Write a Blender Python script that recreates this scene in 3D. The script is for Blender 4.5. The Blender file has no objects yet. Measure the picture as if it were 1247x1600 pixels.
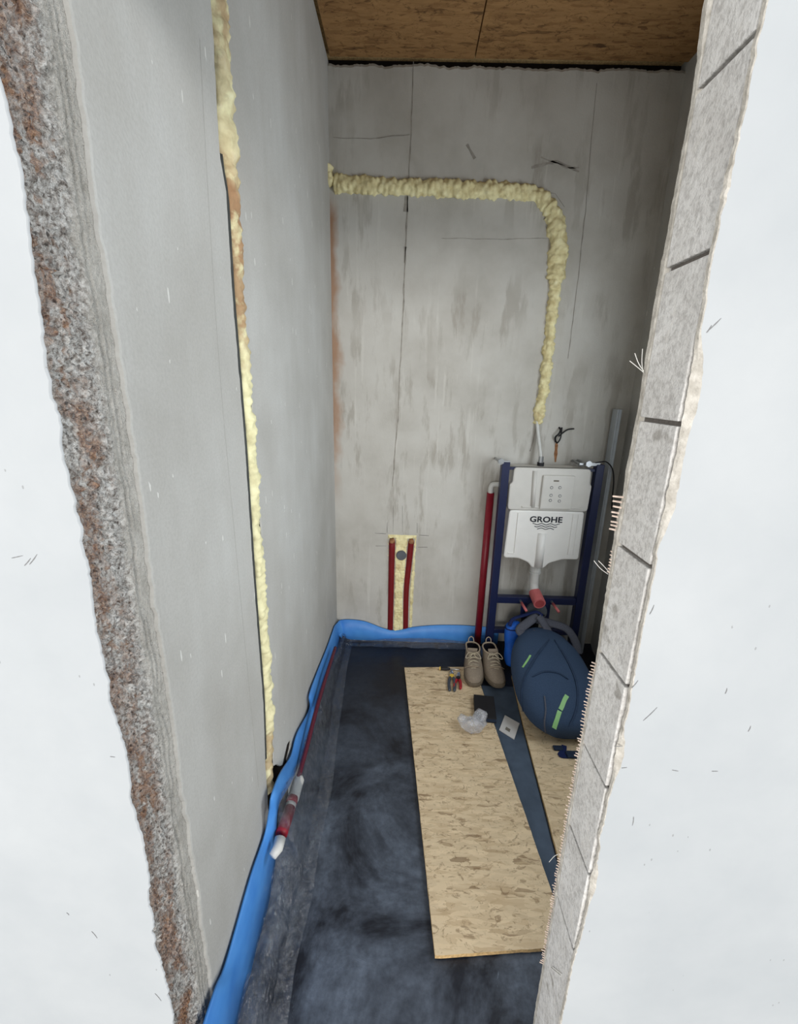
import bpy, bmesh, math, random
from mathutils import Vector, Matrix, noise
from mathutils.bvhtree import BVHTree
random.seed(7)
scene = bpy.context.scene
COL = scene.collection

# ------------------------------------------------------------------ camera
F_PX, PX, PY = 677.9, 623.5, 800.0
def _n(v): return v.normalized()
YD = _n(Vector((636.2-PX, 605.1-PY, F_PX)))
_d = Vector((564.4-PX, 3154.0-PY, F_PX)); DN = _n(_d - YD*_d.dot(YD)); XD = _n(DN.cross(YD))
CAM = Vector((0, 0, 1.56))
def ray(px, py):
    v = Vector((px-PX, py-PY, F_PX)); return Vector((v.dot(XD), v.dot(YD), -v.dot(DN)))
def atX(px, py, x): r = ray(px, py); return CAM + r*((x-CAM.x)/r.x)
def atY(px, py, y): r = ray(px, py); return CAM + r*((y-CAM.y)/r.y)
def atZ(px, py, z): r = ray(px, py); return CAM + r*((z-CAM.z)/r.z)
cd = bpy.data.cameras.new('camera'); cam = bpy.data.objects.new('camera', cd); COL.objects.link(cam)
cd.sensor_fit = 'HORIZONTAL'; cd.sensor_width = 36.0; cd.lens = F_PX/1247*36.0
cd.clip_start = 0.02; cd.clip_end = 100
cx = Vector((XD.x, YD.x, -DN.x)); cu = -Vector((XD.y, YD.y, -DN.y)); cb = -Vector((XD.z, YD.z, -DN.z))
cam.matrix_world = Matrix(((cx.x, cu.x, cb.x, CAM.x), (cx.y, cu.y, cb.y, CAM.y), (cx.z, cu.z, cb.z, CAM.z), (0, 0, 0, 1)))
scene.camera = cam

# ------------------------------------------------------------------ light
w = bpy.data.worlds.new('World'); scene.world = w; w.use_nodes = True
bg = w.node_tree.nodes['Background']; bg.inputs[0].default_value = (0.82, 0.91, 1.0, 1); bg.inputs[1].default_value = 0.32
def area_light(name, loc, w_, h_, watts, target, color=(1.0, 0.985, 0.96)):
    ld = bpy.data.lights.new(name, 'AREA'); ld.shape = 'RECTANGLE'; ld.size = w_; ld.size_y = h_; ld.energy = watts; ld.color = color
    lo = bpy.data.objects.new(name, ld); COL.objects.link(lo); lo.location = loc
    lo.rotation_euler = (Vector(target)-Vector(loc)).to_track_quat('-Z', 'Y').to_euler()
# daylight of the hall window behind the camera, then two added side fill lamps
area_light('window_daylight', (0.0, -6.0, 1.95), 5.0, 1.6, 370, (-0.1, 2.4, 1.6))
area_light('fill_light_right', (3.2, -3.3, 1.7), 1.8, 1.7, 62, (-0.2, 0.6, 1.2))
area_light('fill_light_left', (-4.0, -1.9, 1.6), 1.6, 1.7, 90, (0.2, 0.55, 1.2))
# added fill lamp in an invented, unseen window of the right wall
area_light('fill_light_side', (1.255, 1.25, 1.55), 0.86, 1.16, 17, (-0.4, 1.25, 1.55), (0.86, 0.94, 1.0))
vs = scene.view_settings
vs.view_transform = 'Standard'; vs.look = 'None'; vs.gamma = 1; vs.use_curve_mapping = False; vs.exposure = 0.27

# ------------------------------------------------------------------ node helpers
class NT:
    def __init__(s, name, rough=0.9, spec=0.3):
        s.m = bpy.data.materials.new(name); s.m.use_nodes = True; s.t = s.m.node_tree
        s.b = s.t.nodes['Principled BSDF']; s.b.inputs['Roughness'].default_value = rough
        s.b.inputs['Specular IOR Level'].default_value = spec
        s.co = s.n('ShaderNodeTexCoord').outputs['Object']
    def n(s, ty, **kw):
        nd = s.t.nodes.new(ty)
        for k, v in kw.items(): setattr(nd, k, v)
        return nd
    def link(s, a, b): s.t.links.new(a, b)
    def put(s, sock, v):
        if hasattr(v, 'is_output') or isinstance(v, bpy.types.NodeSocket): s.link(v, sock)
        else: sock.default_value = v
    def mapping(s, scale=(1, 1, 1), rot=(0, 0, 0), loc=(0, 0, 0)):
        m = s.n('ShaderNodeMapping'); s.link(s.co, m.inputs[0])
        m.inputs['Scale'].default_value = scale; m.inputs['Rotation'].default_value = rot; m.inputs['Location'].default_value = loc
        return m.outputs[0]
    def noise(s, sc, det=4, rough=0.55, co=None, dist=0.0):
        nd = s.n('ShaderNodeTexNoise'); s.link(co or s.co, nd.inputs['Vector'])
        nd.inputs['Scale'].default_value = sc; nd.inputs['Detail'].default_value = det
        nd.inputs['Roughness'].default_value = rough; nd.inputs['Distortion'].default_value = dist
        return nd.outputs['Fac']
    def voro(s, sc, co=None, out='Distance', feature='F1', rnd=1.0):
        nd = s.n('ShaderNodeTexVoronoi', feature=feature); s.link(co or s.co, nd.inputs['Vector'])
        nd.inputs['Scale'].default_value = sc; nd.inputs['Randomness'].default_value = rnd
        return nd.outputs[out]
    def ramp(s, fac, stops, interp='LINEAR'):
        nd = s.n('ShaderNodeValToRGB'); e = nd.color_ramp.elements; nd.color_ramp.interpolation = interp
        while len(e) > 1: e.remove(e[-1])
        e[0].position = stops[0][0]; e[0].color = col(stops[0][1])
        for p, c in stops[1:]:
            x = e.new(p); x.color = col(c)
        s.link(fac, nd.inputs[0]); return nd.outputs[0]
    def mix(s, f, a, b, blend='MIX'):
        nd = s.n('ShaderNodeMix', data_type='RGBA', blend_type=blend)
        s.put(nd.inputs[0], f)
        s.put(nd.inputs[6], a if isinstance(a, bpy.types.NodeSocket) else col(a))
        s.put(nd.inputs[7], b if isinstance(b, bpy.types.NodeSocket) else col(b))
        return nd.outputs[2]
    def math(s, op, a, b=0.0, clamp=False):
        nd = s.n('ShaderNodeMath', operation=op, use_clamp=clamp); s.put(nd.inputs[0], a); s.put(nd.inputs[1], b); return nd.outputs[0]
    def sep(s):
        nd = s.n('ShaderNodeSeparateXYZ'); s.link(s.co, nd.inputs[0]); return nd.outputs
    def base(s, c): s.put(s.b.inputs['Base Color'], c if isinstance(c, bpy.types.NodeSocket) else col(c))
    def bump(s, h, strength=0.4, dist=0.005):
        nd = s.n('ShaderNodeBump'); nd.inputs['Strength'].default_value = strength; nd.inputs['Distance'].default_value = dist
        s.link(h, nd.inputs['Height']); s.link(nd.outputs[0], s.b.inputs['Normal'])
def lin(c):
    c /= 255.0
    return c/12.92 if c <= 0.04045 else ((c+0.055)/1.055)**2.4
def col(c):
    if isinstance(c, (int, float)): return (c, c, c, 1)
    if len(c) == 4: return c
    if max(c) > 1.001: return (lin(c[0]), lin(c[1]), lin(c[2]), 1)
    return (c[0], c[1], c[2], 1)
M = {}
def plain(name, c, rough=0.6, spec=0.4, metal=0.0, var=0.12, sc=40, bump=0.0):
    t = NT(name, rough, spec); t.b.inputs['Metallic'].default_value = metal
    nz = t.noise(sc, 4)
    c = col(c); d = tuple(x*(1-var) for x in c[:3])+(1,); l = tuple(min(1, x*(1+var)) for x in c[:3])+(1,)
    t.base(t.ramp(nz, [(0.3, d), (0.7, l)]))
    if bump: t.bump(nz, bump, 0.003)
    M[name] = t.m; return t.m

# ------------------------------------------------------------------ mesh helpers
class MB:
    def __init__(s): s.v = []; s.f = []; s.mi = []
    def add(s, vs, fs, mi=0):
        o = len(s.v); s.v += [tuple(p) for p in vs]; s.f += [tuple(i+o for i in f) for f in fs]; s.mi += [mi]*len(fs); return s
    def box(s, a, b, mi=0):
        x0, y0, z0 = a; x1, y1, z1 = b
        return s.add([(x0,y0,z0),(x1,y0,z0),(x1,y1,z0),(x0,y1,z0),(x0,y0,z1),(x1,y0,z1),(x1,y1,z1),(x0,y1,z1)],
              [(0,3,2,1),(4,5,6,7),(0,1,5,4),(1,2,6,5),(2,3,7,6),(3,0,4,7)], mi)
    def loft(s, rings, closed=True, cap0=True, cap1=True, mi=0):
        n = len(rings[0]); o = len(s.v)
        for r in rings: s.v += [tuple(p) for p in r]
        for i in range(len(rings)-1):
            for j in range(n if closed else n-1):
                k = (j+1) % n
                s.f.append((o+i*n+j, o+i*n+k, o+(i+1)*n+k, o+(i+1)*n+j)); s.mi.append(mi)
        if closed and cap0: s.f.append(tuple(o+j for j in reversed(range(n)))); s.mi.append(mi)
        if closed and cap1: s.f.append(tuple(o+(len(rings)-1)*n+j for j in range(n))); s.mi.append(mi)
        return s
    def tube(s, path, r, n=10, mi=0, flat=1.0, up=None):
        P = [Vector(p) for p in path]; rings = []; a = None
        for i, p in enumerate(P):
            t = (P[min(i+1, len(P)-1)]-P[max(i-1, 0)]).normalized()
            if a is None:
                a = Vector(up) if up else (Vector((0,0,1)) if abs(t.z) < .9 else Vector((1,0,0)))
            if up: a = Vector(up)
            a = (a - t*a.dot(t)).normalized(); b = t.cross(a)
            rr = r[i] if isinstance(r, (list, tuple)) else r
            rings.append([p + a*(rr*flat*math.cos(2*math.pi*k/n)) + b*(rr*math.sin(2*math.pi*k/n)) for k in range(n)])
        return s.loft(rings, mi=mi)
    def disc(s, c, axis, r, h, n=16, mi=0):
        c = Vector(c); ax = Vector(axis).normalized()
        return s.tube([c, c+ax*h], r, n, mi)
    def ribbon(s, path, nrm, width, thick, mi=0, wdir=None):
        P = [Vector(p) for p in path]; N = nrm if isinstance(nrm, list) else [Vector(nrm)]*len(P); rings = []
        for i, p in enumerate(P):
            t = (P[min(i+1, len(P)-1)]-P[max(i-1, 0)]).normalized(); nn = Vector(N[i]).normalized()
            b = t.cross(nn).normalized(); w_ = (width[i] if isinstance(width, (list, tuple)) else width)/2
            rings.append([p-b*w_, p+b*w_, p+b*w_+nn*thick, p-b*w_+nn*thick])
        return s.loft(rings, mi=mi)
    def build(s, name, mat, parent=None, smooth=False, bevel=0.0, sub=0, **props):
        me = bpy.data.meshes.new(name); me.from_pydata(s.v, [], s.f); me.update()
        for m_ in (mat if isinstance(mat, (list, tuple)) else [mat]): me.materials.append(m_)
        me.polygons.foreach_set('material_index', s.mi)
        bm = bmesh.new(); bm.from_mesh(me); bmesh.ops.recalc_face_normals(bm, faces=bm.faces); bm.to_mesh(me); bm.free()
        if smooth: me.polygons.foreach_set('use_smooth', [True]*len(me.polygons))
        o = bpy.data.objects.new(name, me); COL.objects.link(o)
        if bevel:
            b = o.modifiers.new('bevel', 'BEVEL'); b.width = bevel; b.segments = 2; b.limit_method = 'ANGLE'
        if sub:
            b = o.modifiers.new('sub', 'SUBSURF'); b.levels = sub; b.render_levels = sub
        if parent is not None: adopt(o, parent)
        for k, v in props.items(): o[k] = v
        return o
def adopt(o, parent):
    o.parent = parent
    if parent.type == 'EMPTY': o.matrix_parent_inverse = Matrix.Translation(-parent.location)
def thing(name, label, cat, loc, group=None):
    o = bpy.data.objects.new(name, None); COL.objects.link(o); o.location = loc; o.empty_display_size = 0.05
    o['label'] = label; o['category'] = cat
    if group: o['group'] = group
    return o
def fr(p, H=1.0, oct_=4): return noise.fractal(Vector(p), H, 2.0, oct_)
def interp(tab, x):
    if x <= tab[0][0]: return tab[0][1]
    for (a, b), (c, d) in zip(tab, tab[1:]):
        if x <= c: return b+(d-b)*(x-a)/(c-a)
    return tab[-1][1]
def smooth_path(P, n=8):
    P = [Vector(p) for p in P]; out = []
    for i in range(len(P)-1):
        p0 = P[max(i-1, 0)]; p1 = P[i]; p2 = P[i+1]; p3 = P[min(i+2, len(P)-1)]
        for k in range(n):
            t = k/n
            out.append(0.5*((2*p1)+(p2-p0)*t+(2*p0-5*p1+4*p2-p3)*t*t+(3*p1-p0-3*p2+p3)*t**3))
    out.append(P[-1]); return out

# room dimensions (metres): x across, y into the room, z up
XL, XR, YB, ZC = -0.40, 1.206, 2.43, 2.974
YO, YI = 0.505, 0.612          # outer and inner face of the doorway wall
XJ = 0.313                      # right jamb
ZL = 2.08                       # underside of the lintel

# ------------------------------------------------------------------ materials
t = NT('grey_plaster', 0.92, 0.2)
st = t.noise(3.0, 6, 0.6, t.mapping((2.5, 2.5, 0.45)))
bl = t.noise(2.2, 4, 0.6); fine = t.noise(160, 3, 0.6)
c = t.ramp(bl, [(0.3, (176, 174, 169)), (0.55, (190, 189, 185)), (0.75, (199, 199, 196))])
c = t.mix(t.ramp(st, [(0.35, 0.0), (0.75, 0.35)]), c, (164, 160, 152))
fk = t.voro(11, t.mapping((4.2, 4.2, 0.8), rot=(0.08, 0, 0)))
fm = t.noise(14, 2)
fl = t.math('MULTIPLY', t.math('LESS_THAN', fk, 0.115), t.math('GREATER_THAN', fm, 0.55))
c = t.mix(t.math('MULTIPLY', fl, 0.7), c, (232, 231, 226))
c = t.mix(t.ramp(fine, [(0.35, 0.10), (0.6, 0.0)]), c, (110, 106, 100))
t.base(c); t.bump(t.math('ADD', fine, t.math('MULTIPLY', st, 1.4)), 0.25, 0.003); M['plaster'] = t.m

t = NT('back_wall_plaster', 0.92, 0.2)
st = t.noise(5.0, 6, 0.62, t.mapping((2.6, 1, 0.55)))
bl = t.noise(2.4, 5, 0.6); fine = t.noise(150, 3, 0.6)
c = t.ramp(bl, [(0.3, (172, 168, 160)), (0.5, (188, 185, 178)), (0.72, (199, 197, 191))])
bm_ = t.ramp(t.noise(3.1, 3, 0.5, t.mapping(loc=(7, 0, 2))), [(0.42, 0.1), (0.6, 1.0)])
c = t.mix(t.math('MULTIPLY', bm_, t.ramp(st, [(0.52, 0.0), (0.60, 0.5)])), c, (146, 139, 128))
st2 = t.noise(8.0, 5, 0.6, t.mapping((4.0, 1, 0.22), loc=(3, 0, 7)))
c = t.mix(t.math('MULTIPLY', bm_, t.ramp(st2, [(0.60, 0.0), (0.66, 0.30)])), c, (212, 210, 203))
xyz = t.sep()
nb = t.noise(4.0, 4, 0.6, t.mapping((1, 1, 0.7)))
edge = t.math('ADD', t.math('MULTIPLY', t.math('SUBTRACT', xyz[0], XL), 6.0), t.math('MULTIPLY', nb, 1.3))
band = t.ramp(edge, [(0.75, 0.85), (1.35, 0.0)])
zmask = t.ramp(t.math('MULTIPLY', xyz[2], 0.35), [(0.30, 0.0), (0.45, 0.8), (0.82, 1.0), (0.865, 0.0)])
c = t.mix(t.math('MULTIPLY', band, zmask), c, (160, 118, 86))
t.base(c); t.bump(t.math('ADD', fine, t.math('MULTIPLY', st, 2.0)), 0.3, 0.003); M['back_plaster'] = t.m

t = NT('white_plaster', 0.85, 0.25)
bl = t.noise(3.0, 5, 0.6); fine = t.noise(60, 3, 0.6)
c = t.ramp(bl, [(0.3, (174, 178, 181)), (0.7, (186, 189, 191))])
sp = t.math('MULTIPLY', t.math('LESS_THAN', t.voro(26, t.mapping((1.8, 1, 0.9), rot=(0, 0.5, 0))), 0.06), t.math('GREATER_THAN', t.noise(5, 2), 0.56))
c = t.mix(t.math('MULTIPLY', sp, 0.55), c, (130, 130, 130))
t.base(c); t.bump(t.math('ADD', bl, t.math('MULTIPLY', fine, 0.15)), 0.15, 0.01); M['white'] = t.m

t = NT('plaster_edge', 0.95, 0.1)
t.base(t.ramp(t.noise(70, 4), [(0.3, (166, 160, 150)), (0.7, (214, 209, 200))])); t.bump(t.noise(220, 3), 0.6, 0.003); M['edge'] = t.m

t = NT('rough_masonry', 0.97, 0.1)
n1 = t.noise(150, 4, 0.7, t.mapping((1, 1, 0.75), rot=(0.35, 0, 0))); n2 = t.noise(10, 4, 0.65, t.mapping((1, 1.5, 0.8))); n3 = t.noise(210, 3, 0.7)
c = t.ramp(n1, [(0.30, (92, 84, 78)), (0.42, (160, 154, 148)), (0.52, (206, 202, 197)), (0.66, (238, 236, 232))])
xyz = t.sep()
ymask = t.ramp(xyz[1], [(0.508, 0.35), (0.528, 1.0), (0.566, 0.9), (0.592, 0.0)])
rust = t.ramp(n3, [(0.33, (58, 42, 36)), (0.46, (122, 84, 66)), (0.58, (176, 128, 92)), (0.70, (214, 196, 178))])
c = t.mix(t.math('MULTIPLY', t.ramp(n2, [(0.44, 0.0), (0.56, 0.72)]), ymask), c, rust)
n4 = t.noise(16, 3, 0.6, t.mapping((1, 1.4, 0.9), loc=(2, 7, 3)))
c = t.mix(t.math('MULTIPLY', t.ramp(n4, [(0.60, 0.0), (0.66, 0.7)]), ymask), c, t.ramp(n3, [(0.35, (106, 66, 48)), (0.6, (178, 132, 96))]))
pit = t.voro(120, t.mapping((1, 1, 0.8)))
c = t.mix(t.math('MULTIPLY', t.ramp(pit, [(0.16, 0.75), (0.30, 0.0)]), t.math('MULTIPLY', ymask, t.math('GREATER_THAN', t.noise(40, 3), 0.47))), c, (52, 46, 44))  # shade of the pits painted into the colour for more relief
smo = t.ramp(t.math('ADD', xyz[1], t.math('MULTIPLY', t.math('SUBTRACT', t.noise(20, 4), 0.5), 0.035)), [(0.588, 0.0), (0.603, 0.85)])
c = t.mix(smo, c, t.ramp(t.noise(22, 5, 0.65), [(0.3, (172, 168, 160)), (0.7, (204, 201, 194))]))
t.base(c); t.bump(t.math('ADD', n1, n3), 1.0, 0.006); M['masonry'] = t.m

t = NT('cement_brick', 0.95, 0.15)
n1 = t.noise(120, 4, 0.7); n2 = t.noise(14, 4, 0.6)
c = t.ramp(n2, [(0.3, (208, 205, 201)), (0.7, (230, 228, 225))])
c = t.mix(t.ramp(n1, [(0.35, 0.45), (0.55, 0.0)]), c, (140, 135, 130))
c = t.mix(t.ramp(t.noise(26, 5, 0.6, t.mapping((1, 1.3, .5), rot=(.5, 0, 0))), [(0.60, 0.0), (0.66, 0.5)]), c, (222, 218, 212))
c = t.mix(t.ramp(t.noise(11, 3, 0.5, t.mapping(loc=(0, 4, 9))), [(0.68, 0.0), (0.71, 0.6)]), c, (138, 132, 124))
t.base(c); t.bump(t.math('ADD', n1, t.math('MULTIPLY', n2, 1.5)), 0.6, 0.004); M['brick'] = t.m
plain('mortar', (104, 99, 94), 0.95, 0.1, bump=0.5, sc=150)

def osb(name, light, mid, dark, scale=1.0, axis=0.0):
    t = NT(name, 0.8, 0.25)
    c = t.ramp(t.noise(5*scale, 4), [(0.3, mid), (0.7, light)])
    hs = []
    for k, (an, sx, sy) in enumerate(((0.15, 13, 60), (1.1, 14, 66), (2.0, 13, 58), (-0.6, 16, 70), (0.6, 22, 90))):
        warp = t.n('ShaderNodeMapping'); t.link(t.co, warp.inputs[0])
        mp = t.mapping((sx*scale, sy*scale, 6*scale), (0, 0, an+axis), (k*3.1, k*1.7, 0))
        dn = t.n('ShaderNodeTexNoise'); t.link(mp, dn.inputs['Vector']); dn.inputs['Scale'].default_value = 0.9; dn.inputs['Detail'].default_value = 3
        ad = t.n('ShaderNodeVectorMath', operation='ADD'); t.link(mp, ad.inputs[0])
        sc_ = t.n('ShaderNodeVectorMath', operation='SCALE'); t.link(dn.outputs['Color'], sc_.inputs[0]); sc_.inputs['Scale'].default_value = 0.9; t.link(sc_.outputs[0], ad.inputs[1])
        vc = t.voro(1.0, ad.outputs[0], 'Color')
        sx_ = t.n('ShaderNodeSeparateColor'); t.link(vc, sx_.inputs[0])
        shade = t.ramp(sx_.outputs[0], [(0.0, dark), (0.06, mid), (0.4, light), (1.0, tuple(min(255, x*1.07) for x in light))])
        msk = t.math('MULTIPLY', t.math('GREATER_THAN', sx_.outputs[1], 0.55), 0.62)
        c = t.mix(msk, c, shade); hs.append(sx_.outputs[2])
    for k, an in enumerate((0.3, 1.2, -0.8)):
        dk = t.noise(30*scale, 5, 0.7, t.mapping((0.7, 1.25, 1), (0, 0, an+axis), (k*5, k*2, 0)), 1.4)
        c = t.mix(t.ramp(dk, [(0.585, 0.0), (0.66, 0.55)]), c, dark)
    t.base(c); t.bump(t.math('ADD', hs[0], hs[1]), 0.2, 0.002); M[name] = t.m
osb('osb_floor', (220, 198, 164), (202, 176, 140), (120, 92, 64))
osb('osb_ceiling', (158, 120, 78), (130, 94, 58), (60, 38, 22), 0.9, 0.6)
plain('osb_edge', (196, 164, 116), 0.9, 0.2, sc=120, var=0.3)

t = NT('spray_foam', 0.85, 0.3)
n1 = t.noise(30, 4); n2 = t.noise(6, 4, 0.6)
c = t.ramp(n1, [(0.3, (206, 190, 140)), (0.6, (236, 226, 178)), (0.8, (242, 235, 198))])
c = t.mix(t.ramp(n2, [(0.60, 0.0), (0.70, 0.45)]), c, (170, 128, 80))
t.base(c); t.bump(t.noise(110, 3), 0.4, 0.004); M['foam'] = t.m
t = NT('spray_foam_aged', 0.85, 0.3)
n1 = t.noise(30, 4); xyz = t.sep()
z1 = t.ramp(t.math('ADD', t.math('MULTIPLY', xyz[2], 0.4), t.math('MULTIPLY', t.math('SUBTRACT', t.noise(11, 3), .5), 0.12)),
            [(0.20, 0.55), (0.235, 0.05), (0.62, 0.0), (0.68, 0.7), (0.77, 0.85), (0.81, 0.25), (0.86, 0.2), (0.90, 0.6)])
c = t.ramp(n1, [(0.3, (208, 200, 158)), (0.6, (236, 230, 186)), (0.8, (242, 238, 204))])
c = t.mix(t.math('MULTIPLY', z1, t.ramp(t.noise(24, 3), [(0.36, 0.15), (0.5, 1.0)])), c, (150, 102, 70))
t.base(c); t.bump(t.noise(110, 3), 0.4, 0.004); M['foam_aged'] = t.m

t = NT('black_sheet', 0.5, 0.4)
n1 = t.noise(2.6, 6, 0.65, dist=0.6); n2 = t.noise(30, 5, 0.7)
xyz = t.sep()
tread = t.ramp(t.math('ADD', t.math('MULTIPLY', xyz[1], 0.4), t.math('MULTIPLY', n1, 0.25)), [(0.56, 1.0), (0.80, 0.45), (0.98, 0.12)])
d = t.ramp(n1, [(0.40, 0.03), (0.52, 0.36), (0.70, 0.9)])
d = t.math('MULTIPLY', t.math('MULTIPLY', d, tread), t.ramp(n2, [(0.25, 0.4), (0.7, 1.0)]))
n5 = t.noise(9, 6, 0.75, t.mapping((1.6, 0.7, 1), (0, 0, 0.3)), 1.2)
d = t.math('MAXIMUM', d, t.math('MULTIPLY', t.ramp(n5, [(0.64, 0.0), (0.72, 0.75)]), tread))
t.base(t.mix(d, (17, 20, 30), (138, 150, 168)))
t.link(t.ramp(n1, [(0.35, 0.38), (0.65, 0.75)]), t.b.inputs['Roughness'])
t.bump(t.noise(14, 5, 0.6, dist=1.0), 0.35, 0.006); M['sheet'] = t.m

def film(name, tint, opac, gloss, rough=0.12):
    t = NT(name, 0.4, 0.3); t.base(tint)
    tr = t.n('ShaderNodeBsdfTransparent'); tr.inputs[0].default_value = (0.93, 0.95, 0.97, 1)
    gl = t.n('ShaderNodeBsdfGlossy'); gl.inputs['Roughness'].default_value = rough; gl.inputs['Color'].default_value = (1, 1, 1, 1)
    bp_ = t.n('ShaderNodeBump'); bp_.inputs['Strength'].default_value = 1.0; bp_.inputs['Distance'].default_value = 0.02
    t.link(t.noise(34, 5, 0.6, dist=1.6), bp_.inputs['Height']); t.link(bp_.outputs[0], gl.inputs['Normal'])
    m1 = t.n('ShaderNodeMixShader'); t.put(m1.inputs[0], t.ramp(t.noise(40, 4, .6), [(0.3, opac*0.5), (0.7, min(1, opac*1.5))]))
    t.link(tr.outputs[0], m1.inputs[1]); t.link(t.b.outputs[0], m1.inputs[2])
    m2 = t.n('ShaderNodeMixShader'); m2.inputs[0].default_value = gloss
    t.link(m1.outputs[0], m2.inputs[1]); t.link(gl.outputs[0], m2.inputs[2])
    t.link(m2.outputs[0], t.t.nodes['Material Output'].inputs['Surface']); M[name] = t.m
film('clear_film', (70, 76, 90), 0.22, 0.12)
film('added_window_glass', (200, 210, 215), 0.03, 0.06, 0.02)
film('clear_bag', (236, 236, 242), 0.30, 0.16, 0.2)

t = NT('blue_foam', 0.45, 0.4)
t.base(t.ramp(t.noise(8, 3), [(0.3, (62, 128, 206)), (0.7, (84, 152, 224))])); t.bump(t.noise(22, 4), 0.15, 0.004); M['blue_foam'] = t.m

plain('concrete', (120, 118, 114), 0.95, 0.1, bump=0.5, sc=60)
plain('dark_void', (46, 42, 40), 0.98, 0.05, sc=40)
plain('red_pipe', (132, 24, 40), 0.42, 0.4, sc=25)
plain('red_foam', (112, 18, 24), 0.6, 0.3, sc=25)
plain('white_plastic', (206, 206, 202), 0.4, 0.4, var=0.04)
plain('tank_white', (236, 234, 230), 0.42, 0.4, var=0.03, sc=12)
plain('tank_cover', (208, 205, 199), 0.5, 0.35, var=0.04, sc=12)
plain('grey_plastic', (88, 92, 98), 0.5, 0.4)
plain('navy_steel', (18, 28, 66), 0.38, 0.5, var=0.1, sc=12)
plain('zinc', (168, 170, 172), 0.35, 0.5, metal=0.85, var=0.1)
plain('aluminium', (176, 182, 188), 0.4, 0.5, metal=0.15, var=0.06)
plain('pink_plastic', (206, 112, 112), 0.5, 0.4, var=0.06)
plain('pink_dark', (168, 74, 76), 0.6, 0.3, var=0.06)
plain('black_rubber', (24, 24, 28), 0.55, 0.4)
plain('print_black', (32, 34, 44), 0.6, 0.3, var=0.02)
plain('pencil', (78, 78, 80), 0.9, 0.1)
plain('crack', (152, 147, 139), 0.95, 0.05, var=.25, sc=30)
plain('score', (166, 164, 159), 0.95, 0.05, var=.1, sc=30)
plain('print_grey', (122, 116, 106), 0.8, 0.2)
plain('card', (206, 203, 200), 0.75, 0.2, var=0.03)
plain('suede', (142, 129, 114), 0.95, 0.15, bump=0.4, sc=150)
plain('suede_light', (172, 156, 136), 0.95, 0.15, bump=0.3, sc=150)
plain('sole', (112, 100, 84), 0.8, 0.3, sc=90)
plain('lace', (186, 174, 152), 0.9, 0.2)
plain('lining', (30, 28, 34), 0.95, 0.1)
plain('pack_fabric', (60, 78, 104), 0.85, 0.2, bump=0.3, sc=220)  # lens haze is mixed into this fabric colour
plain('pack_seam', (50, 66, 90), 0.85, 0.2)
plain('pack_dark', (40, 52, 72), 0.8, 0.25, bump=0.3, sc=220)
plain('strap_grey', (92, 94, 104), 0.9, 0.15, bump=0.3, sc=180)
plain('navy_web', (28, 40, 84), 0.8, 0.25, sc=200)
plain('lime', (150, 204, 132), 0.5, 0.4, var=0.05)
plain('blue_bag', (24, 92, 190), 0.6, 0.35, bump=0.2, sc=30)
plain('haze_strip', (74, 87, 104), 0.75, 0.3, var=0.18, sc=14)
plain('tool_grip', (70, 76, 86), 0.5, 0.4)
plain('tool_red', (168, 34, 44), 0.5, 0.4)
plain('tool_yellow', (222, 184, 70), 0.45, 0.4)
plain('tool_steel', (200, 202, 204), 0.28, 0.5, metal=0.9)
plain('scuff', (128, 128, 128), 0.9, 0.1)
plain('red_run', (92, 24, 44), 0.5, 0.4)
plain('shade_strip', (66, 68, 66), 0.8, 0.2)
plain('fibre', (228, 226, 220), 0.8, 0.2)
plain('comb_clay', (226, 206, 192), 0.85, 0.2, sc=200, var=.25)
plain('rust', (146, 104, 74), 0.9, 0.15, sc=60, var=.3)

# ------------------------------------------------------------------ setting: floor, ceiling, walls
S = 'structure'
MB().box((-0.9, YO-0.001, -0.15), (1.5, 2.9, -0.012)).build('floor', M['concrete'], kind=S)
MB().box((-6, -9, -0.15), (6, YO-0.002, -0.012)).build('floor_hall', M['concrete'], kind=S)
ceil = MB().box((-0.9, YO, ZC+0.02), (1.5, 2.9, ZC+0.18)).build('ceiling', M['osb_edge'], kind=S)
sx_ = atZ(750, 50, ZC).x
MB().box((XL+0.012, YO, ZC), (sx_-0.002, YB-0.004, ZC+0.018)).build('osb_panel', [M['osb_ceiling']], ceil, bevel=0.002)
MB().box((sx_+0.003, YO, ZC+0.002), (XR+0.01, YB-0.004, ZC+0.019)).build('osb_panel', [M['osb_ceiling']], ceil, bevel=0.002)

# back wall with a ragged top edge, and a solid layer behind it
mb = MB(); n = 260; rows = []
for i in range(n+1):
    x = XL-0.02+(XR+0.04-XL)*i/n
    zt = ZC-0.020+0.010*fr((x*9, 1.3, 0))+0.006*fr((x*45, 4.1, 0))
    rows.append([(x, YB, -0.02), (x, YB, 0.7), (x, YB, 2.0), (x, YB, zt-0.012), (x, YB+0.006, zt), (x, YB+0.05, zt+0.004)])
mb.loft(rows, closed=False)
wall_back = mb.build('wall_back', M['back_plaster'], kind=S)
MB().box((-0.9, YB+0.05, -0.15), (1.5, YB+0.3, ZC+0.02)).build('core', M['dark_void'], wall_back)
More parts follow.
